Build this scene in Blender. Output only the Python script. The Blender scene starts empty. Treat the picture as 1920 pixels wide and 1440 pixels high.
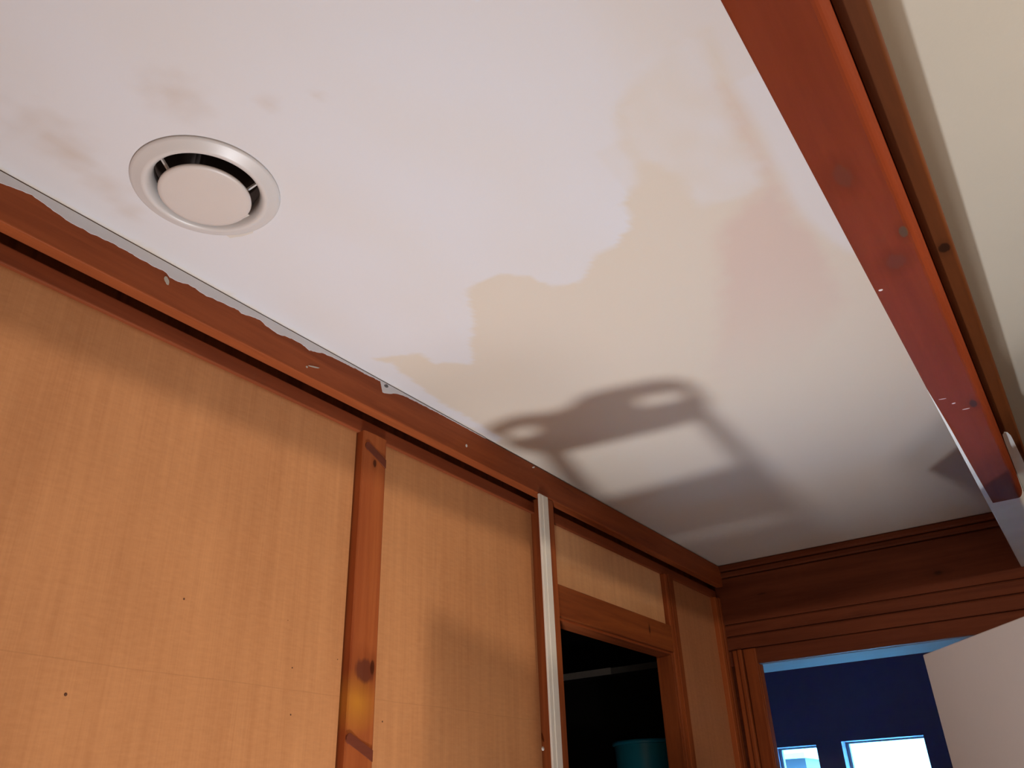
import bpy, bmesh, math, random
from mathutils import Vector, Matrix, noise
random.seed(7)
scn = bpy.context.scene
C = scn.collection

# ------------------------------------------------------------------ camera
S = 0.8                      # one layout unit in metres
EYE = 1.5
CEIL = EYE + S               # 2.30 m
cam_d = bpy.data.cameras.new('camera'); cam = bpy.data.objects.new('camera', cam_d); C.objects.link(cam)
Rm = Matrix(((0.820221, 0.297083, 0.488854), (0.571098, -0.376094, -0.729657), (-0.032913, 0.877664, -0.478144)))
cam.matrix_world = Matrix.Translation((0, 0, EYE)) @ Rm.to_4x4()
cam_d.sensor_width = 36.0; cam_d.lens = 36.0 * 1518.6 / 1920; cam_d.clip_start = 0.02
scn.camera = cam

# ------------------------------------------------------------------ view, daylight, lamps
vs = scn.view_settings
vs.view_transform = 'Standard'; vs.look = 'None'; vs.gamma = 1; vs.use_curve_mapping = False; vs.exposure = 0.0
w = bpy.data.worlds.new('world'); scn.world = w; w.use_nodes = True
w.node_tree.nodes['Background'].inputs[0].default_value = (0.12, 0.52, 1.0, 1)
w.node_tree.nodes['Background'].inputs[1].default_value = 60

def lamp(name, kind, loc, energy, col, size):
    d = bpy.data.lights.new(name, kind); o = bpy.data.objects.new(name, d); C.objects.link(o)
    o.location = loc; d.energy = energy; d.color = col; d.shadow_soft_size = size
    return o
# floor work light shining up at the freshly painted ceiling
WL = Vector((-0.72 * S, 1.05 * S, EYE - 1.80 * S))
wl = lamp('work_light_beam', 'SPOT', WL, 122, (0.94, 0.965, 1.02), 0.045)
wl.data.spot_size = math.radians(81); wl.data.spot_blend = 1.0
wl.rotation_euler = (math.pi - math.radians(3.5), 0, 0)
# soft fill light added on the floor to lift the ceiling shadows
pl_ = lamp('fill_light', 'AREA', (-0.36, 1.30, 0.06), 6.5, (1.0, 0.92, 0.90), 0.02)
pl_.data.shape = 'DISK'; pl_.data.size = 0.30; pl_.rotation_euler = (math.pi, 0, 0)
# bulb of the ceiling lamp in the side room
AL = Vector((1.2 * S, 0.95 * S, EYE + 0.808 * S))
lamp('ceiling_lamp_bulb', 'POINT', AL, 38, (1.0, 0.86, 0.72), 0.022)

# ------------------------------------------------------------------ materials
def new_mat(name):
    m = bpy.data.materials.new(name); m.use_nodes = True
    nt = m.node_tree; b = nt.nodes['Principled BSDF']
    return m, nt, b
def N(nt, t, **kw):
    n = nt.nodes.new(t)
    for k, v in kw.items(): setattr(n, k, v)
    return n
def mth(nt, op, a, b=None, clamp=False):
    n = N(nt, 'ShaderNodeMath', operation=op, use_clamp=clamp)
    for i, v in enumerate((a, b)):
        if v is None: continue
        if isinstance(v, (int, float)): n.inputs[i].default_value = v
        else: nt.links.new(v, n.inputs[i])
    return n.outputs[0]
def mixc(nt, f, a, b):
    n = N(nt, 'ShaderNodeMix', data_type='RGBA')
    for k, v in (('Factor', f), ('A', a), ('B', b)):
        s = [i for i in n.inputs if i.name == k and (i.type == 'VALUE' if k == 'Factor' else i.type == 'RGBA')][0]
        if isinstance(v, (int, float)): s.default_value = v
        elif isinstance(v, tuple): s.default_value = (*v, 1)
        else: nt.links.new(v, s)
    return [o for o in n.outputs if o.type == 'RGBA'][0]

def paint(name, col, rough=0.75, var=0.04, bump=0.15, scale=14):
    m, nt, b = new_mat(name)
    g = N(nt, 'ShaderNodeNewGeometry')
    n = N(nt, 'ShaderNodeTexNoise'); n.inputs['Scale'].default_value = scale; n.inputs['Detail'].default_value = 4
    nt.links.new(g.outputs['Position'], n.inputs['Vector'])
    d = tuple(max(0, c * (1 - 2.2 * var)) for c in col); e = tuple(min(1, c * (1 + 2.2 * var)) for c in col)
    nt.links.new(mixc(nt, n.outputs['Fac'], d, e), b.inputs['Base Color'])
    b.inputs['Roughness'].default_value = rough
    n2 = N(nt, 'ShaderNodeTexNoise'); n2.inputs['Scale'].default_value = 160; nt.links.new(g.outputs['Position'], n2.inputs['Vector'])
    bp = N(nt, 'ShaderNodeBump'); bp.inputs['Strength'].default_value = bump; bp.inputs['Distance'].default_value = 0.001
    nt.links.new(n2.outputs['Fac'], bp.inputs['Height']); nt.links.new(bp.outputs[0], b.inputs['Normal'])
    return m

def wood(name, light, dark, axis, knots=(), rough=0.55, spec=0.12, streak=1.0, glow=None):
    """varnished pine: grain runs along axis; knots = (x, y, z, radius_across, radius_along)"""
    m, nt, b = new_mat(name)
    g = N(nt, 'ShaderNodeNewGeometry')
    sc = [26.0, 26.0, 26.0]; sc['xyz'.index(axis)] = 1.6
    mp = N(nt, 'ShaderNodeMapping'); mp.inputs['Scale'].default_value = sc; mp.inputs['Location'].default_value = (5.3, 0.0, 11.45)
    # knots push the grain sideways
    nt.links.new(g.outputs['Position'], mp.inputs['Vector'])
    n = N(nt, 'ShaderNodeTexNoise'); n.inputs['Scale'].default_value = 1.0; n.inputs['Detail'].default_value = 6
    n.inputs['Roughness'].default_value = 0.62; n.inputs['Distortion'].default_value = 0.6
    nt.links.new(mp.outputs[0], n.inputs['Vector'])
    mp2 = N(nt, 'ShaderNodeMapping'); mp2.inputs['Scale'].default_value = [s * 5 for s in sc]
    nt.links.new(g.outputs['Position'], mp2.inputs['Vector'])
    n2 = N(nt, 'ShaderNodeTexNoise'); n2.inputs['Scale'].default_value = 1.0; n2.inputs['Detail'].default_value = 3
    nt.links.new(mp2.outputs[0], n2.inputs['Vector'])
    f = mth(nt, 'MULTIPLY_ADD', n.outputs['Fac'], 2.4 * streak); f.node.inputs[2].default_value = -1.2 * streak + 0.5
    f2 = mth(nt, 'MULTIPLY_ADD', n2.outputs['Fac'], 0.5 * streak); f2.node.inputs[2].default_value = -0.25 * streak
    ff = mth(nt, 'ADD', f, f2, clamp=True)
    col = mixc(nt, ff, dark, light)
    if glow:                        # a paler, yellower stretch of timber
        for (cx, cy, cz, r, gc) in glow:
            v = N(nt, 'ShaderNodeVectorMath', operation='DISTANCE'); nt.links.new(g.outputs['Position'], v.inputs[0])
            v.inputs[1].default_value = (cx, cy, cz)
            k = mth(nt, 'DIVIDE', v.outputs['Value'], r)
            col = mixc(nt, mth(nt, 'SUBTRACT', 1.0, k, clamp=True), col, gc)
    for kn in knots:
        x, y, z, ra, rl = kn[:5]
        v = N(nt, 'ShaderNodeVectorMath', operation='SUBTRACT'); nt.links.new(g.outputs['Position'], v.inputs[0])
        v.inputs[1].default_value = (x, y, z)
        m3 = N(nt, 'ShaderNodeVectorMath', operation='MULTIPLY'); nt.links.new(v.outputs[0], m3.inputs[0])
        inv = [1 / ra] * 3; inv['xyz'.index(axis)] = 1 / rl; m3.inputs[1].default_value = inv
        ln = N(nt, 'ShaderNodeVectorMath', operation='LENGTH'); nt.links.new(m3.outputs[0], ln.inputs[0])
        dd = mth(nt, 'ADD', ln.outputs['Value'], mth(nt, 'MULTIPLY', mth(nt, 'SUBTRACT', n2.outputs['Fac'], 0.5), 0.7))
        core = mth(nt, 'MULTIPLY_ADD', dd, -3.0, clamp=True); core.node.inputs[2].default_value = 3.4
        halo = mth(nt, 'MULTIPLY_ADD', dd, -0.45, clamp=True); halo.node.inputs[2].default_value = 1.1
        kc = kn[5] if len(kn) > 5 else tuple(c * 0.22 for c in dark)
        col = mixc(nt, mth(nt, 'MULTIPLY', halo, 0.5), col, tuple(c * 0.6 for c in dark))
        col = mixc(nt, mth(nt, 'MULTIPLY', core, 0.85), col, kc)
    nt.links.new(col, b.inputs['Base Color'])
    b.inputs['Roughness'].default_value = rough; b.inputs['Specular IOR Level'].default_value = spec
    bp = N(nt, 'ShaderNodeBump'); bp.inputs['Strength'].default_value = 0.12; bp.inputs['Distance'].default_value = 0.001
    nt.links.new(n2.outputs['Fac'], bp.inputs['Height']); nt.links.new(bp.outputs[0], b.inputs['Normal'])
    return m

def plywood(name, light, dark, seed=0.0, seams=()):
    m, nt, b = new_mat(name)
    g = N(nt, 'ShaderNodeNewGeometry')
    def nz(scale, detail=3, rough=0.5):
        mp = N(nt, 'ShaderNodeMapping'); mp.inputs['Scale'].default_value = scale; mp.inputs['Location'].default_value = (seed, seed * 2, 0)
        nt.links.new(g.outputs['Position'], mp.inputs['Vector'])
        n = N(nt, 'ShaderNodeTexNoise'); n.inputs['Scale'].default_value = 1; n.inputs['Detail'].default_value = detail
        n.inputs['Roughness'].default_value = rough
        nt.links.new(mp.outputs[0], n.inputs['Vector']); return n.outputs['Fac']
    fine = nz((400, 420, 7), 2); mid = nz((60, 50, 2.2), 4, 0.6); fleck = nz((90, 45, 170), 3, 0.6); big = nz((3, 3.5, 2.5), 2)
    a = mth(nt, 'ADD', mth(nt, 'MULTIPLY', fine, 0.35), mth(nt, 'MULTIPLY', mid, 0.75))
    a = mth(nt, 'ADD', a, mth(nt, 'MULTIPLY', fleck, 0.5)); a = mth(nt, 'ADD', a, mth(nt, 'MULTIPLY', big, 0.75))
    a = mth(nt, 'MULTIPLY_ADD', a, 1.5, clamp=True); a.node.inputs[2].default_value = -1.26
    col = mixc(nt, a, dark, light)
    sp = N(nt, 'ShaderNodeSeparateXYZ'); nt.links.new(g.outputs['Position'], sp.inputs[0])
    for z in seams:
        wob = mth(nt, 'MULTIPLY', mth(nt, 'SUBTRACT', big, 0.5), 0.012)
        d = mth(nt, 'ABSOLUTE', mth(nt, 'ADD', mth(nt, 'SUBTRACT', sp.outputs[2], z), wob))
        k = mth(nt, 'MULTIPLY', mth(nt, 'SUBTRACT', 1.0, mth(nt, 'DIVIDE', d, 0.0012), clamp=True), mth(nt, 'MULTIPLY', mid, 0.45))
        col = mixc(nt, k, col, tuple(c * 0.5 for c in dark))
    nt.links.new(col, b.inputs['Base Color']); b.inputs['Roughness'].default_value = 0.6; b.inputs['Specular IOR Level'].default_value = 0.2
    return m

PLY_L, PLY_D = (0.60, 0.275, 0.110), (0.44, 0.185, 0.070)
WD_L, WD_D = (0.30, 0.075, 0.022), (0.165, 0.036, 0.010)
M = {}
M['white'] = paint('white_paint', (0.66, 0.64, 0.64))
M['cream'] = paint('cream_paint', (0.47, 0.43, 0.355), var=0.02, scale=5)
M['filler'] = paint('filler_paste', (0.62, 0.56, 0.49))
M['plastic'] = paint('vent_plastic', (0.60, 0.555, 0.52), rough=0.36, var=0.02, bump=0.02)
M['plasticd'] = paint('vent_disc_plastic', (0.60, 0.53, 0.48), rough=0.4, var=0.01, bump=0.02)
M['dark'] = paint('dark_duct', (0.018, 0.012, 0.010), rough=0.8)
M['duct'] = paint('duct_liner', (0.05, 0.03, 0.022), rough=0.6)
M['strip'] = paint('strip_paint', (0.76, 0.70, 0.60), rough=0.6, var=0.03)
M['leaf'] = paint('door_laminate', (0.56, 0.52, 0.49), rough=0.5, var=0.01, bump=0.03)
M['floor'] = paint('floor_cover', (0.58, 0.53, 0.47), rough=0.6)
M['side'] = paint('side_wall_paint', (0.72, 0.68, 0.62))
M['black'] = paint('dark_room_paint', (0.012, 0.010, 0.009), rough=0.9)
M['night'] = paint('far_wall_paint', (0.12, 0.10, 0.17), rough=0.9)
M['shelf'] = paint('grey_shelf_edge', (0.50, 0.47, 0.43), rough=0.6)
M['shelfd'] = paint('dull_shelf_edge', (0.20, 0.19, 0.17), rough=0.6)
M['teal'] = paint('teal_plastic', (0.02, 0.30, 0.42), rough=0.35, var=0.01, bump=0.02)
M['alu'] = paint('aluminium', (0.55, 0.55, 0.55), rough=0.4)
M['mark'] = paint('pinhole', (0.10, 0.035, 0.012), rough=0.9)
M['gapm'] = paint('chipped_plaster', (0.13, 0.12, 0.12), rough=0.9)
M['pelmet'] = paint('pelmet_paint', (0.30, 0.36, 0.42))
M['out'] = paint('outside_render', (0.03, 0.020, 0.022))
M['frame'] = paint('window_frame_paint', (0.30, 0.32, 0.35))
M['pine_y'] = wood('pine_along_wall', (0.36, 0.088, 0.025), (0.20, 0.042, 0.012), 'y')
M['pine_d'] = wood('dark_pine_batten', (0.27, 0.066, 0.022), (0.16, 0.036, 0.012), 'y')
M['pine_z'] = wood('pine_upright', (0.34, 0.085, 0.022), WD_D, 'z')
M['pine_x'] = wood('pine_across', (0.19, 0.050, 0.021), (0.105, 0.025, 0.010), 'x', knots=[
    (-0.3198, 2.834, 2.1478, 0.011, 0.022), (-0.5779, 2.834, 2.0640, 0.007, 0.020), (-0.539, 2.834, 2.0367, 0.005, 0.008),
    (-0.8162, 2.834, 2.0313, 0.005, 0.008), (-0.4002, 2.834, 1.9882, 0.006, 0.011), (-0.8814, 2.834, 2.1765, 0.010, 0.03)])
M['post'] = wood('pine_post', (0.45, 0.128, 0.034), (0.25, 0.050, 0.013), 'z', streak=0.7,
    knots=[(-1.038, 1.0576, 2.1281, 0.0045, 0.008), (-1.038, 1.060, 1.742, 0.024, 0.020, (0.12, 0.03, 0.015)), (-1.038, 1.078, 1.75, 0.006, 0.012)],
    glow=[(-1.038, 1.045, 1.690, 0.055, (0.50, 0.19, 0.022))])
M['beam'] = wood('pine_beam', (0.21, 0.038, 0.011), (0.14, 0.023, 0.006), 'y', streak=0.7, spec=0.06, rough=0.7, knots=[
    (-0.0365, 0.930, 2.124, 0.0046, 0.0125, (0.09, 0.055, 0.03)), (-0.0412, 1.516, 2.124, 0.006, 0.018, (0.045, 0.02, 0.012)),
    (-0.0240, 0.858, 2.124, 0.0022, 0.006), (-0.0576, 0.9887, 2.124, 0.012, 0.018, (0.13, 0.033, 0.015)), (-0.0702, 0.7833, 2.124, 0.009, 0.022, (0.13, 0.033, 0.015))])
M['beam2'] = wood('pine_board', (0.12, 0.033, 0.008), (0.065, 0.018, 0.004), 'y', streak=0.7,
    knots=[(-0.002, 1.086, 2.18, 0.0075, 0.012)])
M['ply1'] = plywood('plywood_a', PLY_L, PLY_D, 0.0, seams=(1.700,))
M['ply2'] = plywood('plywood_b', PLY_L, PLY_D, 3.3, seams=(1.703,))
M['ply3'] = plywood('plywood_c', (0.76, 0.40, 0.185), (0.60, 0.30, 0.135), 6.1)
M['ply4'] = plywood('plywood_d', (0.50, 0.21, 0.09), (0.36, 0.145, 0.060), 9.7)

# ------------------------------------------------------------------ helpers
def link(name, bm, mat, parent=None, smooth=False):
    me = bpy.data.meshes.new(name); bmesh.ops.recalc_face_normals(bm, faces=bm.faces[:]); bm.to_mesh(me); bm.free()
    if mat: me.materials.append(mat)
    if smooth:
        for p in me.polygons: p.use_smooth = True
    o = bpy.data.objects.new(name, me); C.objects.link(o)
    if parent:
        o.parent = parent; o.location = (0, 0, 0)
        me.transform(Matrix.Translation(-parent.location))
    return o
def box(bm, x0, x1, y0, y1, z0, z1, bev=0.0, seg=2):
    vs_ = [bm.verts.new((x, y, z)) for x in (x0, x1) for y in (y0, y1) for z in (z0, z1)]
    f = [(0, 1, 3, 2), (4, 6, 7, 5), (0, 4, 5, 1), (2, 3, 7, 6), (0, 2, 6, 4), (1, 5, 7, 3)]
    fs = [bm.faces.new([vs_[i] for i in q]) for q in f]
    if bev:
        es = list({e for q in fs for e in q.edges})
        bmesh.ops.bevel(bm, geom=es, offset=bev, segments=seg, affect='EDGES', profile=0.5)
    return bm
def ub(x0, x1, y0, y1, z0, z1, bev=0.0, bm=None):
    """box given in layout units measured from the eye"""
    return box(bm or bmesh.new(), x0 * S, x1 * S, y0 * S, y1 * S, EYE + z0 * S, EYE + z1 * S, bev)
def prism(pts, axis, a, b, bm=None):
    bm = bm or bmesh.new()
    def P(p, t): return {'x': (t, p[0], p[1]), 'y': (p[0], t, p[1]), 'z': (p[0], p[1], t)}[axis]
    A = [bm.verts.new(P(p, a)) for p in pts]; B = [bm.verts.new(P(p, b)) for p in pts]
    bm.faces.new(A); bm.faces.new(B[::-1]); n = len(pts)
    for i in range(n): bm.faces.new((A[i], B[i], B[(i + 1) % n], A[(i + 1) % n]))
    return bm
def lathe(prof, seg=64, closed=False, c=(0, 0, 0)):
    bm = bmesh.new(); rings = []
    for r, z in prof:
        rings.append([bm.verts.new((c[0] + r * math.cos(2 * math.pi * i / seg), c[1] + r * math.sin(2 * math.pi * i / seg), c[2] + z)) for i in range(seg)])
    pr = list(zip(rings, rings[1:])) + ([(rings[-1], rings[0])] if closed else [])
    for A, B in pr:
        for i in range(seg): bm.faces.new((A[i], A[(i + 1) % seg], B[(i + 1) % seg], B[i]))
    if not closed:
        bm.faces.new(rings[0]); bm.faces.new(rings[-1])
    return bm
def struct(o, label=None):
    o['kind'] = 'structure'
    if label: o['label'] = label
    return o
def tag(o, label, cat, group=None):
    o['label'] = label; o['category'] = cat
    if group: o['group'] = group
    return o
def thing(name, loc, label, cat, group=None):
    o = bpy.data.objects.new(name, None); C.objects.link(o); o.location = loc; o.empty_display_size = 0.05
    bpy.context.view_layer.update()
    return tag(o, label, cat, group)

# ------------------------------------------------------------------ room shell
FL = 0.0; BACK = -1.3; RX = 2.2
XW = -1.345 * S          # plane of the wall core behind the panels
struct(link('floor', box(bmesh.new(), -2.7, RX + .1, BACK - .1, 5.0, -0.06, FL), M['floor']))

# painted corridor ceiling: fine sheet carrying the real paint patches as colour
WHITE = [(-0.7632, 0.0216), (-1.0137, 0.1099), (-1.014, 0.2934), (-1.0124, 0.5835), (-1.0183, 1.006), (-1.0145, 1.4366), (-0.9857, 1.4288), (-0.9781, 1.1387), (-0.9552, 1.007), (-0.9695, 0.9696), (-0.8904, 1.011), (-0.8871, 1.0551), (-0.8348, 1.1068), (-0.7829, 1.0355), (-0.7317, 0.9827), (-0.6905, 0.8997), (-0.6572, 0.8961), (-0.6193, 0.8969), (-0.5831, 0.9301), (-0.564, 0.983), (-0.5236, 0.9947), (-0.4861, 0.9711), (-0.4671, 0.95), (-0.4164, 0.9458), (-0.3822, 0.9074), (-0.3731, 0.8763), (-0.3748, 0.8677), (-0.3575, 0.8518), (-0.3347, 0.841), (-0.3156, 0.7958), (-0.3163, 0.7581), (-0.2895, 0.6977), (-0.247, 0.6767), (-0.1917, 0.6502), (-0.1502, 0.6626), (-0.1588, 0.7419), (-0.1555, 0.7971), (-0.1653, 1.0482), (-0.1461, 1.1511), (-0.1234, 1.2083), (-0.09, 0.9), (-0.09, -1.4), (-1.1, -1.4), (-1.1, 0.0)]
HAZE = [(-0.2576, 0.6689), (-0.1917, 0.6502), (-0.1502, 0.6626), (-0.1728, 0.7418), (-0.1777, 0.7806), (-0.1843, 0.8444), (-0.1781, 0.8987), (-0.1889, 0.9506), (-0.2306, 0.9544), (-0.2822, 0.9375), (-0.2877, 0.9115), (-0.2737, 0.88), (-0.2904, 0.8275), (-0.3097, 0.8002), (-0.2999, 0.7348)]
PINK = [(-0.1744, 0.7458), (-0.1636, 0.7486), (-0.162, 0.8145), (-0.1668, 1.0025), (-0.1609, 1.1149), (-0.1685, 1.3314), (-0.3235, 1.5528), (-0.4652, 1.6252), (-0.4918, 1.4784), (-0.3514, 1.1907), (-0.2847, 1.0048), (-0.1908, 0.956), (-0.1781, 0.8987), (-0.1843, 0.8444)]
def sdf(p, poly):
    x, y = p; ins = False; d = 1e9; n = len(poly)
    for i in range(n):
        ax_, ay = poly[i]; bx, by = poly[(i + 1) % n]
        if (ay > y) != (by > y) and x < (bx - ax_) * (y - ay) / (by - ay) + ax_: ins = not ins
        ex, ey = bx - ax_, by - ay; t = max(0, min(1, ((x - ax_) * ex + (y - ay) * ey) / (ex * ex + ey * ey + 1e-12)))
        d = min(d, math.hypot(x - ax_ - t * ex, y - ay - t * ey))
    return d if ins else -d
def sm(a, b, t):
    t = max(0, min(1, (t - a) / (b - a))); return t * t * (3 - 2 * t)
def lerp(a, b, t): return tuple(p + (q - p) * t for p, q in zip(a, b))
WH = (0.66, 0.64, 0.65); CR = (0.645, 0.560, 0.460); PK = (0.610, 0.455, 0.380); GR = (0.60, 0.53, 0.47)
BLOBS = [((-0.9338, 0.3977), 0.035), ((-0.9556, 0.4441), 0.030), ((-0.9183, 0.3389), 0.040), ((-0.6368, 0.4315), 0.018), ((-0.5791, 0.4617), 0.010), ((-0.72, 0.3573), 0.05), ((-0.90, 0.30), 0.06)]
def ceil_col(x, y):
    j = 0.010 * noise.noise((x * 30, y * 30, 1)) + 0.0025 * noise.noise((x * 110, y * 110, 2))
    p = (x + 0.006 * noise.noise((x * 60, y * 60, 5)), y + 0.006 * noise.noise((x * 60, y * 60, 8)))
    c = lerp(CR, GR, sm(1.5, 2.3, y + 0.2 * noise.noise((x * 3, y * 3, 0))))
    c = lerp(c, PK, 0.75 * sm(-0.02, 0.03, sdf(p, PINK) + j) * (1 if y < 1.1 else 1 - sm(1.1, 1.6, y)))
    e_ = 0.0 if x < -.35 else .008
    wf = sm(-0.004 - e_, 0.006 + e_, sdf(p if x < -.35 else (x, y), WHITE) + j * (0.6 if x < -.35 else .25)) * (1.0 if x < -.35 or y < .75 else .8)
    if 1.0 < x < 2: wf = 0
    # brush-thin coverage where the new paint feathers out near the beam
    c2 = lerp(WH, CR, 0.10 + 0.16 * noise.noise((x * 9, y * 5, 3)))
    if x > -0.30 and y < 0.75: c2 = lerp(c2, CR, 0.45 * sm(-0.30, -0.20, x))
    c = lerp(c, c2, wf)
    hz = sm(-0.012, 0.012, sdf(p, HAZE) + j) * (0.55 + 0.3 * noise.noise((x * 25, y * 18, 4)))
    c = lerp(c, WH, max(0, hz) * 0.8)
    for (b, r) in BLOBS:
        d = math.hypot(x - b[0], (y - b[1]) * 0.8) / r
        c = lerp(c, (0.55, 0.455, 0.385), 0.5 * max(0, 1 - d + 0.4 * noise.noise((x * 50, y * 50, 6))) ** 1.2 if d < 1.6 else 0)
    return c
def ceiling_sheet(name, x0, x1, y0, y1, step, zc, hole=None):
    nx = int((x1 - x0) / step); ny = int((y1 - y0) / step)
    bm = bmesh.new(); cl = bm.loops.layers.float_color.new('paint'); g = {}; cols = {}
    for i in range(nx + 1):
        for k in range(ny + 1):
            x = x0 + (x1 - x0) * i / nx; y = y0 + (y1 - y0) * k / ny
            if hole:
                d = math.hypot(x - hole[0], y - hole[1])
                if d < hole[2]: continue
            v = bm.verts.new((x, y, zc)); g[i, k] = v; cols[v] = (*ceil_col(x, y), 1)
    for i in range(nx):
        for k in range(ny):
            q = [g.get(t) for t in ((i, k), (i + 1, k), (i + 1, k + 1), (i, k + 1))]
            if None in q: continue
            f = bm.faces.new(q)
            for l in f.loops: l[cl] = cols[l.vert]
    top = bmesh.ops.extrude_face_region(bm, geom=bm.faces[:])
    for e in top['geom']:
        if isinstance(e, bmesh.types.BMVert): e.co.z += 0.02
    return bm
m, nt, b = new_mat('ceiling_paint'); at = N(nt, 'ShaderNodeVertexColor', layer_name='paint')
g_ = N(nt, 'ShaderNodeNewGeometry'); n_ = N(nt, 'ShaderNodeTexNoise'); n_.inputs['Scale'].default_value = 90; n_.inputs['Detail'].default_value = 4
nt.links.new(g_.outputs['Position'], n_.inputs['Vector'])
bp_ = N(nt, 'ShaderNodeBump'); bp_.inputs['Strength'].default_value = 0.12; bp_.inputs['Distance'].default_value = 0.001
nt.links.new(n_.outputs['Fac'], bp_.inputs['Height']); nt.links.new(bp_.outputs[0], b.inputs['Normal'])
nt.links.new(at.outputs['Color'], b.inputs['Base Color']); b.inputs['Roughness'].default_value = 0.7
M['ceil'] = m
VC = (-1.034 * S, 0.603 * S)         # centre of the air valve
XL = -1.27 * S                       # face of the fascia board
struct(link('ceiling', ceiling_sheet('ceiling', XW - 0.02, -0.085, BACK - .02, 3.543 * S + .02, 0.008, CEIL, hole=(*VC, 0.084)), M['ceil']),
       'corridor ceiling with patchy new white paint over old cream paint')
struct(link('ceiling', box(bmesh.new(), -0.085, RX + .02, BACK - .02, 3.543 * S + .02, CEIL, CEIL + .02), M['cream']), 'plain cream ceiling of the side room')

# outer walls that close the place
struct(link('wall_back', box(bmesh.new(), XW - .1, RX + .1, BACK - .1, BACK, FL, CEIL + .05), M['side']))
struct(link('wall_right', box(bmesh.new(), RX, RX + .1, BACK, 3.543 * S, FL, CEIL + .05), M['side']))

# left wall core with the opening in it
bm = bmesh.new(); XB = -1.372 * S
box(bm, XB, XW, BACK, 2.15 * S, FL, CEIL + .05)
box(bm, XB, XW, 2.97 * S, 3.543 * S + .02, FL, CEIL + .05)
box(bm, XB, XW, 2.15 * S, 2.97 * S, EYE + .56 * S, CEIL + .05)
struct(link('wall_left', bm, M['pine_z']))

# end wall: tongue and groove boards round the doorway
YE = 3.543 * S
JL, JR, HD = -1.169 * S, -0.10 * S, EYE + .565 * S
bm = bmesh.new()
box(bm, XB, JL - .02, YE, YE + .03, FL, CEIL + .05)
box(bm, JR, RX + .1, YE, YE + .03, FL, CEIL + .05)
box(bm, JL - .02, JR, YE, YE + .03, HD + .01, CEIL + .05)
we = struct(link('wall_end', bm, M['pine_x']), 'varnished pine boarded wall over the doorway')
x0, x1 = -1.31 * S, 0.3
def board(nm, za, zb, t, bev, label=None):
    o = link(nm, box(bmesh.new(), x0, x1, YE - t, YE + .002, EYE + za * S, EYE + zb * S, bev), M['pine_x'], we)
    if label: o['label'] = label
board('cornice_moulding', .972, .999, .022, .005)
board('cornice_moulding', .945, .970, .014, .005)
board('board', .741, .941, .010, .003)
board('board', .690, .736, .010, .003)
board('board', .632, .685, .012, .004)
board('header_board', .565, .629, .009, .003)

# doorway frame on the end wall
d1 = struct(link('door_1', box(bmesh.new(), JL - .045, JL, YE - .016, YE + .0, FL, EYE + .629 * S, .004), M['pine_z']), 'varnished pine door frame at the end of the corridor')
link('moulding', box(bmesh.new(), JL - .062, JL - .047, YE - .026, YE, FL, EYE + .629 * S, .004), M['pine_z'], d1)
link('moulding', box(bmesh.new(), JL - .082, JL - .064, YE - .018, YE, FL, EYE + .629 * S, .004), M['pine_z'], d1)
link('door_stop', box(bmesh.new(), JL - .004, JL + .003, YE - .010, YE + .028, FL, HD, .002), M['pine_z'], d1)

# ------------------------------------------------------------------ far room with its windows
FY = 6.0 * S
W1 = (-1.5852, -1.3533, 0.75, 1.8235); W2 = (-1.2209, -0.8165, 0.75, 1.829)
bm = bmesh.new(); FX0, FX1 = -2.6, 0.9; TH = 0.14
xs = [FX0, W1[0], W1[1], W2[0], W2[1], FX1]
for i in (0, 2, 4): box(bm, xs[i], xs[i + 1], FY, FY + TH, FL, CEIL + .05)
for w_ in (W1, W2):
    box(bm, w_[0], w_[1], FY, FY + TH, FL, w_[2]); box(bm, w_[0], w_[1], FY, FY + TH, w_[3], CEIL + .05)
bmesh.ops.remove_doubles(bm, verts=bm.verts[:], dist=1e-5)
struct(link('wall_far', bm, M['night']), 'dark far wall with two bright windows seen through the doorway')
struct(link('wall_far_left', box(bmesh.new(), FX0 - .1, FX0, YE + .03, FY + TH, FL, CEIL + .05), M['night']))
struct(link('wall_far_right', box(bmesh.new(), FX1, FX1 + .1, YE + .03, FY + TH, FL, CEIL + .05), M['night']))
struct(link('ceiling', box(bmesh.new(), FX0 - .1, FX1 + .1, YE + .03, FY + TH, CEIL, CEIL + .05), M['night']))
mg, ntg, bg = new_mat('window_glass'); bg.inputs['Transmission Weight'].default_value = 1; bg.inputs['Roughness'].default_value = 0.0; bg.inputs['IOR'].default_value = 1.01
M['glass'] = mg
for k, w_ in enumerate((W1, W2), 1):
    f = bmesh.new(); t = .016
    yb = FY + .085
    box(f, w_[0], w_[0] + t, yb, yb + .03, w_[2], w_[3]); box(f, w_[1] - t, w_[1], yb, yb + .03, w_[2], w_[3])
    box(f, w_[0] + t, w_[1] - t, yb, yb + .03, w_[3] - t * .5, w_[3]); box(f, w_[0] + t, w_[1] - t, yb, yb + .03, w_[2], w_[2] + t)
    wd = struct(link('window_%d' % k, f, M['frame']), ('narrow window left of the wide one, a pale shape outside' if k == 1 else 'wide bright window blown out by daylight'))
    link('pane', box(bmesh.new(), w_[0] + t, w_[1] - t, yb + .013, yb + .017, w_[2] + t, w_[3] - t * .5), M['glass'], wd)
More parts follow.
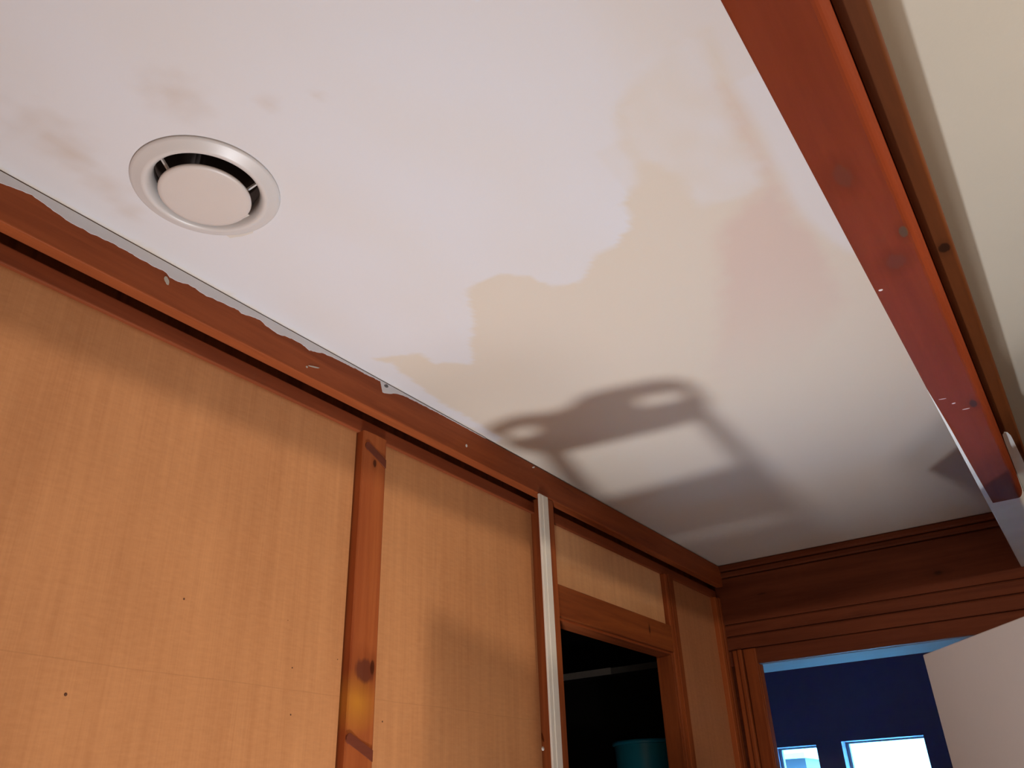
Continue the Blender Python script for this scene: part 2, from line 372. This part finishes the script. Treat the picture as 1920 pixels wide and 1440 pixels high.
# shed outside the narrow window
sh = thing('garden_shed', (-1.83, 6.0, 0), 'blue-grey outbuilding seen through the narrow far window', 'shed')
link('wall', box(bmesh.new(), -2.9, -1.78, 6.0, 7.2, 0, 1.83), M['out'], sh)
link('roof', prism([(5.93, 1.83), (7.27, 1.83), (7.27, 1.86), (6.6, 1.94), (5.93, 1.86)], 'x', -2.95, -1.76), M['frame'], sh)
tr = struct(link('trim_3', ub(-1.34, .6, 3.60, 3.84, .57, .66, .004), M['pelmet']), 'pale boxed lintel behind the doorway header')

# ------------------------------------------------------------------ dark room behind the left opening
bm = bmesh.new(); DX = -3.0 * S; DY0, DY1 = 1.9 * S, 3.543 * S
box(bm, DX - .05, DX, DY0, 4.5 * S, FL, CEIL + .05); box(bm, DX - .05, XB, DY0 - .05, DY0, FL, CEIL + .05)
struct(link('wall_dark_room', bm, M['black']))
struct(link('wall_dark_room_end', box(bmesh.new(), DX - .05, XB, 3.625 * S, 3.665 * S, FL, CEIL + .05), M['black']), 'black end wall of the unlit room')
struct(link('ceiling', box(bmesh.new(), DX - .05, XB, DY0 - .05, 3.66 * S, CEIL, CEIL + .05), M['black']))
shf = thing('wall_shelf', (-2.0 * S, 3.60 * S, EYE + .60 * S), 'thin grey shelf high on the wall of the dark room', 'shelf')
link('shelf_edge', ub(-2.20, -1.855, 3.500, 3.512, .600, .628), M['shelf'], shf)
link('shelf_edge', ub(-1.855, -1.55, 3.502, 3.512, .600, .626), M['shelfd'], shf)['label'] = 'duller right length of the edge strip'
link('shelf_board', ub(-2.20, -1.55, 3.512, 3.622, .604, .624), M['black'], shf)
tc = (-1.70 * S, 3.46 * S)
cup = thing('cupboard', (tc[0], tc[1], 0), 'dark cupboard under the teal tub in the unlit room', 'cupboard')
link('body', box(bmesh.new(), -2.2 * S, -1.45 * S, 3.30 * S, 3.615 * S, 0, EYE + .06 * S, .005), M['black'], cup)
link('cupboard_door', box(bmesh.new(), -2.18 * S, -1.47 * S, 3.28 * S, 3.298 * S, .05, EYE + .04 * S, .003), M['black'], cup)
zt = EYE + .06 * S; ht = .30 * S - .06 * S
tub = thing('round_tub', (tc[0], tc[1], zt), 'teal round plastic tub standing in the dark opening', 'tub')
r = .105
link('tub_body', lathe([(r * .86, 0), (r * .9, .004), (r, ht - .012), (r, ht), (r - .004, ht), (r * .86 - .002, .006)], 48, False, (tc[0], tc[1], zt)), M['teal'], tub, True)
link('rim', lathe([(r - .001, ht - .014), (r + .006, ht - .012), (r + .006, ht - .001), (r - .001, ht)], 48, True, (tc[0], tc[1], zt)), M['teal'], tub, True)

# ------------------------------------------------------------------ left wall boards
# fascia under the ceiling edge with sloppy paint overlap
fz0, fz1 = EYE + .907 * S, CEIL - .0025
tr1 = struct(link('trim_1', box(bmesh.new(), -1.3015 * S, XL, BACK, YE, fz0, fz1, .002), M['pine_y']), 'wide varnished pine fascia board along the ceiling edge')
EDGE = [(-1.2, 2.284), (0.1, 2.284), (0.2996, 2.2801), (0.3405, 2.2878), (0.372, 2.2817), (0.3956, 2.2774), (0.4287, 2.2776), (0.4635, 2.2809), (0.4987, 2.2797), (0.5352, 2.2793), (0.5462, 2.2807), (0.553, 2.2795), (0.5596, 2.2751), (0.574, 2.2752), (0.5927, 2.2806), (0.6277, 2.2771), (0.6618, 2.2808), (0.691, 2.2824), (0.6971, 2.2791), (0.7166, 2.2838), (0.7358, 2.2861), (0.7602, 2.2797), (0.7761, 2.2777), (0.8085, 2.2836), (0.8313, 2.2833), (0.8511, 2.2791), (0.8899, 2.2893), (0.9214, 2.291), (0.9597, 2.293), (0.9995, 2.2935), (1.0391, 2.2955), (1.0469, 2.2742), (1.0609, 2.2754), (1.0827, 2.2859), (1.102, 2.2902), (1.1199, 2.2925), (1.154, 2.2935), (1.2143, 2.2950), (1.2815, 2.2958), (1.3404, 2.2962), (1.3958, 2.2966)]
pts = []
for (a, za), (b2, zb) in zip(EDGE, EDGE[1:]):
    n = max(1, int((b2 - a) / .004))
    for i in range(n):
        y = a + (b2 - a) * i / n
        pts.append((y, za + (zb - za) * i / n + (.0012 * noise.noise((y * 300, 0, 0)) + .0014 * noise.noise((y * 90, 3, 0)))))
pts.append(EDGE[-1])
bm = bmesh.new()
for (ya, za), (yb, zb) in zip(pts, pts[1:]):
    zt_ = CEIL - .0022
    q = [(XL + .0008, ya, za), (XL + .0008, yb, zb), (XL + .0008, yb, zt_), (XL + .0008, ya, zt_), (XL - .0004, ya, za), (XL - .0004, yb, zb)]
    v = [bm.verts.new(c) for c in q]; bm.faces.new(v[:4]); bm.faces.new((v[0], v[4], v[5], v[1]))
bmesh.ops.remove_doubles(bm, verts=bm.verts[:], dist=1e-6)
po = link('paint_overlap', bm, M['white'], tr1); po['label'] = 'ragged white paint smeared over the top edge'
def blot(name, y, z, ry, rz, mat, par, x=XL, ang=0, n=14, t=.001, seed=0):
    ps = []
    for i in range(n):
        a = 2 * math.pi * i / n; k = 1 + .35 * noise.noise((math.cos(a) * 1.3 + seed, math.sin(a) * 1.3, seed))
        u, v = ry * k * math.cos(a), rz * k * math.sin(a)
        ps.append((y + u * math.cos(ang) - v * math.sin(ang), z + u * math.sin(ang) + v * math.cos(ang)))
    return link(name, prism(ps, 'x', x - .0005, x + t), mat, par)
blot('chip', 1.0567, 2.2915, .0062, .0032, M['gapm'], tr1, XL + .0006, .3, t=.0008)['label'] = 'dark chip in the white paint'
blot('paint_fleck', 0.5557, 2.2665, .0035, .007, M['cream'], tr1, ang=.5, seed=2)
blot('paint_fleck', 0.866, 2.2505, .014, .0011, M['cream'], tr1, ang=.25, seed=3)
blot('paint_fleck', 0.849, 2.243, .0022, .0016, M['cream'], tr1, seed=4)
blot('paint_fleck', 1.3225, 2.2526, .0030, .0032, M['side'], tr1, seed=5)
blot('paint_fleck', 1.5992, 2.2900, .006, .0018, M['side'], tr1, ang=.4, seed=6)

XP = -1.32 * S; XT = -1.298 * S
# batten that closes the shadow gap below the fascia
tr2 = struct(link('trim_2', box(bmesh.new(), -1.345 * S, -1.31 * S, BACK, YE, EYE + .860 * S, EYE + .8955 * S, .002), M['pine_d']), 'narrow pine batten below the fascia')

# plywood panels
def panel(y0, y1, z0, z1, mat, label, nails=()):
    t = thing('wall_panel', (XP, (y0 + y1) / 2, z0), label, 'panel', 'plywood wall panels')
    link('plywood_sheet', box(bmesh.new(), XW, XP, y0, y1, z0, z1), mat, t)
    for (y, z, r_) in nails:
        nb = bmesh.new(); bmesh.ops.create_uvsphere(nb, u_segments=10, v_segments=6, radius=r_, matrix=Matrix.Translation((XP, y, z)) @ Matrix.Diagonal((.25, 1, 1, 1)))
        link('nail_head', nb, M['mark'], t)
    return t
PT = EYE + .862 * S
panel(BACK, 1.278 * S, FL, PT, M['ply1'], 'wide golden plywood panel at far left, left of the upright post',
      [(0.5597, 1.6601, .0022), (0.702, 1.8034, .0016), (0.9149, 1.7326, .0013), (0.9204, 1.663, .0014), (0.8968, 1.8043, .0008), (1.012, 1.7573, .0010)])
panel(1.366 * S, 2.05 * S, FL, PT, M['ply2'], 'golden plywood panel between the upright post and the white strip', [(1.1285, 1.6669, .0016)])
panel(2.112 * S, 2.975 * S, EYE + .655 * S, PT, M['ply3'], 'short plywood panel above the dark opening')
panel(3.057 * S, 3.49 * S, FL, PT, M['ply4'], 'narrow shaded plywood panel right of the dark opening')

# upright post
ps = thing('wooden_post', (XT, 1.32 * S, 0), 'orange pine post dividing the two big plywood panels', 'post')
link('post_board', prism([(-1.345 * S, 1.282 * S), (XT - .003, 1.282 * S), (XT - .0005, 1.2845 * S), (XT, 1.290 * S), (XT + .0012, 1.32 * S), (XT, 1.352 * S), (XT - .0005, 1.360 * S), (XT - .003, 1.3645 * S), (-1.345 * S, 1.3645 * S)], 'z', FL, EYE + .861 * S), M['post'], ps)
# dark slanting knots cut along their length
def spike(y, z, L, h, name='spike_knot'):
    pts_ = []
    for i in range(8):
        a = math.pi / 2 + math.pi * i / 7; pts_.append((y + h * math.cos(a), z + h * math.sin(a)))
    pts_ += [(y + L, z - L * .42 - h * 1.15), (y + L, z - L * .42 + h * .9)]
    return link(name, prism(pts_, 'x', XT - .001, XT + .0018), M['mark2'], ps)
M['mark2'] = wood('knot_wood', (0.20, 0.052, 0.026), (0.11, 0.026, 0.013), 'y')
spike(1.0335, 1.633, .0545, .0085); spike(1.0385, 2.158, .050, .0085)

# stile with the white strip, left of the dark opening
st = thing('wooden_stile', (-1.29 * S, 2.08 * S, 0), 'pine stile behind the white strip at the dark opening', 'post')
link('stile_board', box(bmesh.new(), -1.372 * S, -1.271 * S, 2.055 * S, 2.108 * S, FL, fz0, .002), M['pine_z'], st)
link('inner_board', box(bmesh.new(), -1.372 * S, -1.298 * S, 2.108 * S, 2.150 * S, FL, EYE + .861 * S, .002), M['pine_z'], st)
nb = bmesh.new(); bmesh.ops.create_uvsphere(nb, u_segments=14, v_segments=8, radius=.0045, matrix=Matrix.Translation((XP + .008, 1.632, 1.645)) @ Matrix.Diagonal((.6, 1, 1, 1)))
link('screw_cap', nb, M['side'], st, True)['label'] = 'small pale screw cap'
sp_ = thing('edge_strip', (-1.265 * S, 2.042 * S, 0), 'narrow white painted vertical strip left of the dark opening', 'strip')
link('strip_face', box(bmesh.new(), -1.271 * S, -1.264 * S, 2.016 * S, 2.066 * S, FL, EYE + .905 * S, .0012), M['strip'], sp_)
link('bead', box(bmesh.new(), -1.264 * S - .0005, -1.262 * S, 2.034 * S, 2.045 * S, FL, EYE + .902 * S, .0004), M['strip'], sp_)

# rail above the opening and the stile on its right
rl = thing('wooden_rail', (XT, 2.55 * S, EYE + .56 * S), 'horizontal pine rail across the top of the dark opening', 'rail')
k_ = wood('pine_rail', (0.32, 0.085, 0.020), WD_D, 'y', knots=[(XT, 2.2224, 1.9884, .012, .004)])
link('rail_board', box(bmesh.new(), -1.372 * S, XT, 2.150 * S, 2.9755 * S, EYE + .555 * S, EYE + .655 * S, .003), k_, rl)
link('lower_lip', box(bmesh.new(), -1.372 * S, XT - .008, 2.150 * S, 2.975 * S, EYE + .546 * S, EYE + .556 * S, .002), M['pine_y'], rl)
s2 = thing('wooden_stile', (XT, 3.02 * S, 0), 'pine stile on the right side of the dark opening', 'post')
link('stile_board', box(bmesh.new(), -1.345 * S, XT - .001, 2.976 * S, 3.055 * S, FL, EYE + .861 * S, .004), M['pine_z'], s2)
link('jamb_board', box(bmesh.new(), -1.372 * S, XT - .006, 2.966 * S, 2.976 * S, FL, EYE + .556 * S, .002), M['pine_z'], s2)
link('bead', box(bmesh.new(), XT - .002, XT + .003, 3.000 * S, 3.012 * S, FL, EYE + .861 * S, .0015), M['pine_z'], s2)
# corner moulding
cp = thing('corner_post', (XT, 3.51 * S, 0), 'pine corner moulding where the plywood wall meets the end wall', 'post')
link('corner_board', box(bmesh.new(), -1.345 * S, XT, 3.490 * S, YE, FL, EYE + .861 * S, .003), M['post'], cp)
link('bead', box(bmesh.new(), XT - .001, XT + .007, 3.516 * S, YE, FL, EYE + .861 * S, .003), M['pine_z'], cp)

# ------------------------------------------------------------------ header beam of the wide opening
ZB = EYE + .78 * S
hb = thing('wooden_beam', (-.05, 1.2, ZB), 'heavy pine header beam with a gap between its two boards, white painted at the far end', 'beam')
def prof(xa, xb, cl, cr, n=6, ZB=ZB):
    p = [(xa, CEIL - .003), (xa, ZB + cl)]
    p += [(xa + cl * .5, ZB + cl * .25), (xa + cl, ZB)]
    p += [(xb - cr, ZB)]
    for i in range(1, n): 
        a = math.pi / 2 * i / n; p.append((xb - cr * .8 + cr * .8 * math.sin(a) - cr*.2*(1-i/n), ZB + cr * 1.6 * (1 - math.cos(a))))
    p += [(xb, ZB + cr * 1.7), (xb, CEIL - .003)]
    return p
xa, xb_ = -.121 * S, -.0255 * S
ysp = 2.128
b1 = link('beam_board', prism(prof(xa, xb_, .0025, .0125), 'y', BACK, ysp), M['beam'], hb)
M['white2'] = paint('old_white_paint', (0.80, 0.84, 0.86), rough=0.6, var=.05)
w1 = link('painted_end', prism(prof(xa - .0004, xb_ + .0004, .0025, .0125), 'y', ysp, YE), M['white2'], hb); w1['label'] = 'white painted far end of the board'
# white paint drawn along the arris
q = [(-.0966, 1.40), (-.0950, 1.47), (-.0925, 1.60), (-.0905, 1.80), (-.0880, 2.00), (-.0860, ysp), (-.0968, ysp)]
bm = bmesh.new()
lo = [(x, y, ZB - .0006) for x, y in q]
vv = [bm.verts.new(c) for c in lo]; vt = [bm.verts.new((x, y, ZB + .001)) for x, y, z in lo]
bm.faces.new(vv); bm.faces.new(vt[::-1])
for i in range(len(vv)): bm.faces.new((vv[i], vv[(i + 1) % len(vv)], vt[(i + 1) % len(vv)], vt[i]))
link('paint_smear', bm, M['white2'], hb)['label'] = 'thin white paint smear along the left edge'
xc, xd = -.0245 * S, .0145 * S; ZB2 = EYE + .85 * S; kz = .85 / .78
b2_ = link('side_board', prism(prof(xc, xd, .001, .005, ZB=ZB2), 'y', BACK, YE), M['beam2'], hb)
b2_['label'] = 'darker brown board on the side-room side'
q = [(xc + .0005, 1.74), (xc + .003, 1.700), (-.0125, 1.688), (-.0075, 1.694), (-.0040, 1.715), (-.0028, 1.745), (-.0012, 1.80), (.0010, 1.87), (.002, 1.98), (.009, 2.15), (.009, YE), (xc + .0005, YE)]
q = [(x if i in (0, 11) else min(x * kz, .0105), y if y == YE else y * kz) for i, (x, y) in enumerate(q)]
bm = bmesh.new(); vv = [bm.verts.new((x, y, ZB2 - .0007)) for x, y in q]; vt = [bm.verts.new((x, y, ZB2 + .001)) for x, y in q]
bm.faces.new(vv); bm.faces.new(vt[::-1])
for i in range(len(vv)): bm.faces.new((vv[i], vv[(i + 1) % len(vv)], vt[(i + 1) % len(vv)], vt[i]))
link('painted_patch', bm, M['white2'], hb)['label'] = 'round-ended white paint patch on the darker board'
def fleck(x, y, rx, ry, a, mat='side'):
    ps_ = []
    for i in range(12):
        t = 2 * math.pi * i / 12; u, v = rx * math.cos(t), ry * math.sin(t)
        ps_.append((x + u * math.cos(a) - v * math.sin(a), y + u * math.sin(a) + v * math.cos(a)))
    link('scratch', prism(ps_, 'z', ZB - .0005, ZB + .0005), M[mat], hb)
fleck(-.0895, 1.0445, .0028, .0022, .3); fleck(-.0691, 1.4911, .003, .0018, 0); fleck(-.082, 1.46, .006, .0008, .3); fleck(-.055, 1.53, .006, .001, .1)

# ------------------------------------------------------------------ round ceiling air valve
def bar3(p, q, h):
    p, q = Vector(p), Vector(q); z = (q - p).normalized(); x = Vector((0, 1, 0)); y = z.cross(x); b_ = bmesh.new()
    A = [b_.verts.new(p + x * a * h + y * c * h) for a, c in ((-1, -1), (1, -1), (1, 1), (-1, 1))]
    B = [b_.verts.new(q + x * a * h + y * c * h) for a, c in ((-1, -1), (1, -1), (1, 1), (-1, 1))]
    b_.faces.new(A[::-1]); b_.faces.new(B)
    for i in range(4): b_.faces.new((A[i], A[(i + 1) % 4], B[(i + 1) % 4], B[i]))
    return b_
vt_ = thing('ceiling_vent', (VC[0], VC[1], CEIL), 'round white air valve set in the painted ceiling', 'vent')
cz = (VC[0], VC[1], CEIL)
link('flange', lathe([(.0900, .006), (.1000, .0), (.1004, -.0015), (.0995, -.0030), (.0960, -.0045), (.0900, -.0065), (.0850, -.0095), (.0820, -.0105), (.0790, -.0100), (.0765, -.0080), (.0735, -.0040), (.0715, .0015), (.0708, .010), (.0708, .018), (.0725, .018), (.0740, .010)], 96, True, cz), M['plastic'], vt_, True)
link('duct', lathe([(.0722, .012), (.0722, .14), (.0002, .14), (.0002, .143), (.0745, .143), (.0745, .012)], 64, True, cz), M['duct'], vt_, True)
link('disc', lathe([(.0005, -.0178), (.030, -.0178), (.0560, -.0176), (.0605, -.0168), (.0622, -.0150), (.0618, -.0128), (.0590, -.0118), (.020, -.0110), (.0005, -.0110)], 80, False, cz), M['plasticd'], vt_, True)
link('hub', lathe([(.009, -.0115), (.007, .002), (.005, .004)], 24, False, cz), M['plastic'], vt_, True)
for a in (-93, 33, 160):
    ar = math.radians(a); bm = bar3((.0715, 0, .006), (.052, 0, -.012), .0016)
    bm.transform(Matrix.Translation(cz) @ Matrix.Rotation(ar, 4, 'Z'))
    link('arm', bm, M['plastic'], vt_)
# smear of filler beside the flange
ps_ = []
for i in range(22):
    a = 2 * math.pi * i / 22; k = 1 + .3 * noise.noise((math.cos(a) * 2, math.sin(a) * 2, 3))
    ps_.append((VC[0] + .066 * math.cos(math.radians(118)) + .034 * k * math.cos(a), VC[1] + .070 * math.sin(math.radians(118)) + .026 * k * math.sin(a) + .012))
link('filler_smear', prism(ps_, 'z', CEIL - .0008, CEIL + .0005), M['filler'], vt_)['label'] = 'cream filler smear beside the flange'

# ------------------------------------------------------------------ open cupboard door and its cupboard
LZ = EYE + .362 * S
c0 = Vector((-.2973, 1.9755, 0)); dr = Vector((.2651, -.3507, 0)).normalized(); nm = Vector((-dr.y, dr.x, 0))
L = .60
hinge = c0 + dr * L
dl = thing('open_door_leaf', (hinge.x, hinge.y, 0), 'pale cupboard door leaf standing open at lower right', 'door')
bm = box(bmesh.new(), 0, L, 0, .018, .12, LZ, .0015)
bm.transform(Matrix.Translation(c0) @ Matrix(((dr.x, nm.x, 0, 0), (dr.y, nm.y, 0, 0), (0, 0, 1, 0), (0, 0, 0, 1))))
link('door_leaf', bm, M['leaf'], dl)
for hz in (.4, 1.6):
    hbm = bmesh.new(); bmesh.ops.create_cone(hbm, cap_ends=True, segments=16, radius1=.006, radius2=.006, depth=.07, matrix=Matrix.Translation((hinge.x + .004, hinge.y + .004, hz)))
    link('hinge', hbm, M['alu'], dl)
# unseen corner cupboard in the side room, whose lower door this is; its tall board is added to shade the left wall from the pendant lamp
cb = thing('corner_cupboard', (.27, 1.3, 0), 'unseen pale corner cupboard right of the open door leaf, with a tall board added to shade the left wall', 'cupboard')
link('cabinet_body', box(bmesh.new(), .095, .50, 1.19, 1.455, 0, LZ, .003), M['leaf'], cb)
link('wall_shadow_board', prism([(.120, .962), (.516, 1.160), (.507, 1.178), (.111, .980)], 'z', 0, EYE + .668 * S), M['leaf'], cb)  # added occluder, shaped to throw the soft shadow on the left wall
link('plinth', box(bmesh.new(), .11, .50, 1.20, 1.465, 0, .06), M['leaf'], cb)

# ceiling lamp fixture of the side room
lf = thing('ceiling_lamp', (AL.x, AL.y, CEIL), 'small pendant lamp hanging in the side room', 'lamp')
link('ceiling_rose', lathe([(.001, 0), (.04, 0), (.038, -.012), (.01, -.018), (.001, -.018)], 32, False, (AL.x, AL.y, CEIL)), M['plastic'], lf, True)
link('lamp_holder', lathe([(.004, -.016), (.004, -.06), (.016, -.065), (.016, -.095), (.004, -.10)], 24, False, (AL.x, AL.y, CEIL)), M['plastic'], lf, True)

# work light on the floor
wk = thing('work_light', (WL.x, WL.y, 0), 'squat work light on the floor pointing up', 'lamp')
link('lamp_housing', lathe([(.05, 0), (.055, .01), (.06, WL.z - .03), (.057, WL.z - .03), (.045, .012)], 32, False, (WL.x, WL.y, 0)), M['dark'], wk, True)

lpn = thing('fill_panel', (-0.36, 1.30, 0), 'unseen round panel added on the floor to fill the ceiling shadows', 'lamp')  # housing around the added fill light, out of view
link('fill_housing', lathe([(.001, 0), (.165, 0), (.170, .008), (.170, .050), (.160, .052), (.155, .040), (.001, .040)], 40, False, (-0.36, 1.30, 0)), M['plastic'], lpn, True)

# ------------------------------------------------------------------ stepladder below the view (its shadow falls on the ceiling)
zc_ = EYE - .15 * S
lt = .589
def lp(P): return (WL.x + lt * (P[0] * S - WL.x), WL.y + lt * (P[1] * S - WL.y))
cap_out = [(-1.245, 1.70), (-1.19, 1.685), (-1.12, 1.685), (-1.03, 1.73), (-.97, 1.73), (-.93, 1.70), (-.87, 1.70), (-.72, 1.735), (-.665, 1.775), (-.645, 1.84), (-.655, 1.955), (-.70, 2.02), (-.80, 2.035), (-1.15, 1.985), (-1.20, 1.96), (-1.25, 1.87)]
holes = [[(-1.215, 1.765), (-1.13, 1.760), (-1.115, 1.79), (-1.13, 1.82), (-1.215, 1.815)], [(-.80, 1.805), (-.70, 1.835), (-.69, 1.87), (-.71, 1.885), (-.81, 1.86), (-.82, 1.83)]]
sl = thing('stepladder', (*lp((-.93, 1.9)), 0), 'slim stepladder standing below the view, throwing the shadow on the ceiling', 'ladder')
cu = bpy.data.curves.new('top_cap', 'CURVE'); cu.dimensions = '2D'; cu.fill_mode = 'BOTH'; cu.extrude = .006
for lst in [cap_out] + holes:
    s_ = cu.splines.new('POLY'); s_.points.add(len(lst) - 1); s_.use_cyclic_u = True
    for i, P in enumerate(lst): x, y = lp(P); s_.points[i].co = (x, y, 0, 1)
tmp = bpy.data.objects.new('tmp', cu); C.objects.link(tmp); bpy.context.view_layer.update()
me = bpy.data.meshes.new_from_object(tmp.evaluated_get(bpy.context.evaluated_depsgraph_get())); bpy.data.objects.remove(tmp)
me.transform(Matrix.Translation((0, 0, zc_))); me.transform(Matrix.Translation(-sl.location)); me.materials.append(M['alu'])
co = bpy.data.objects.new('top_cap', me); C.objects.link(co); co.parent = sl
def bar(bm, p, q, r1, r2):
    p, q = Vector(p), Vector(q); d = (q - p); z = d.normalized(); x = Vector((1, 0, 0)); x = (x - z * x.dot(z)).normalized(); y = z.cross(x)
    A = [bm.verts.new(p + x * sx * r1 + y * sy * r2) for sx, sy in ((-1, -1), (1, -1), (1, 1), (-1, 1))]
    B = [bm.verts.new(q + x * sx * r1 + y * sy * r2) for sx, sy in ((-1, -1), (1, -1), (1, 1), (-1, 1))]
    bm.faces.new(A[::-1]); bm.faces.new(B)
    for i in range(4): bm.faces.new((A[i], A[(i + 1) % 4], B[(i + 1) % 4], B[i]))
    return bm
xr, yr = lp((-.70, 1.97)); xl_, yl = lp((-1.165, 1.93))
railR = ((xr, yr, zc_ - .004), (xr - .055, yr + .58, 0)); railL = ((xl_, yl, zc_ - .004), (xl_ - .055, yl + .58, 0))
for a, b3 in (railR, railL): link('rail', bar(bmesh.new(), a, b3, .013, .016), M['alu'], sl)
for k in range(1, 6):
    t = .213 + (k - 1) * .155
    p = Vector(railR[0]).lerp(Vector(railR[1]), t); q = Vector(railL[0]).lerp(Vector(railL[1]), t)
    link('step', box(bmesh.new(), q.x, p.x, p.y - .05, p.y + .15, p.z - .01, p.z + .01), M['alu'], sl)
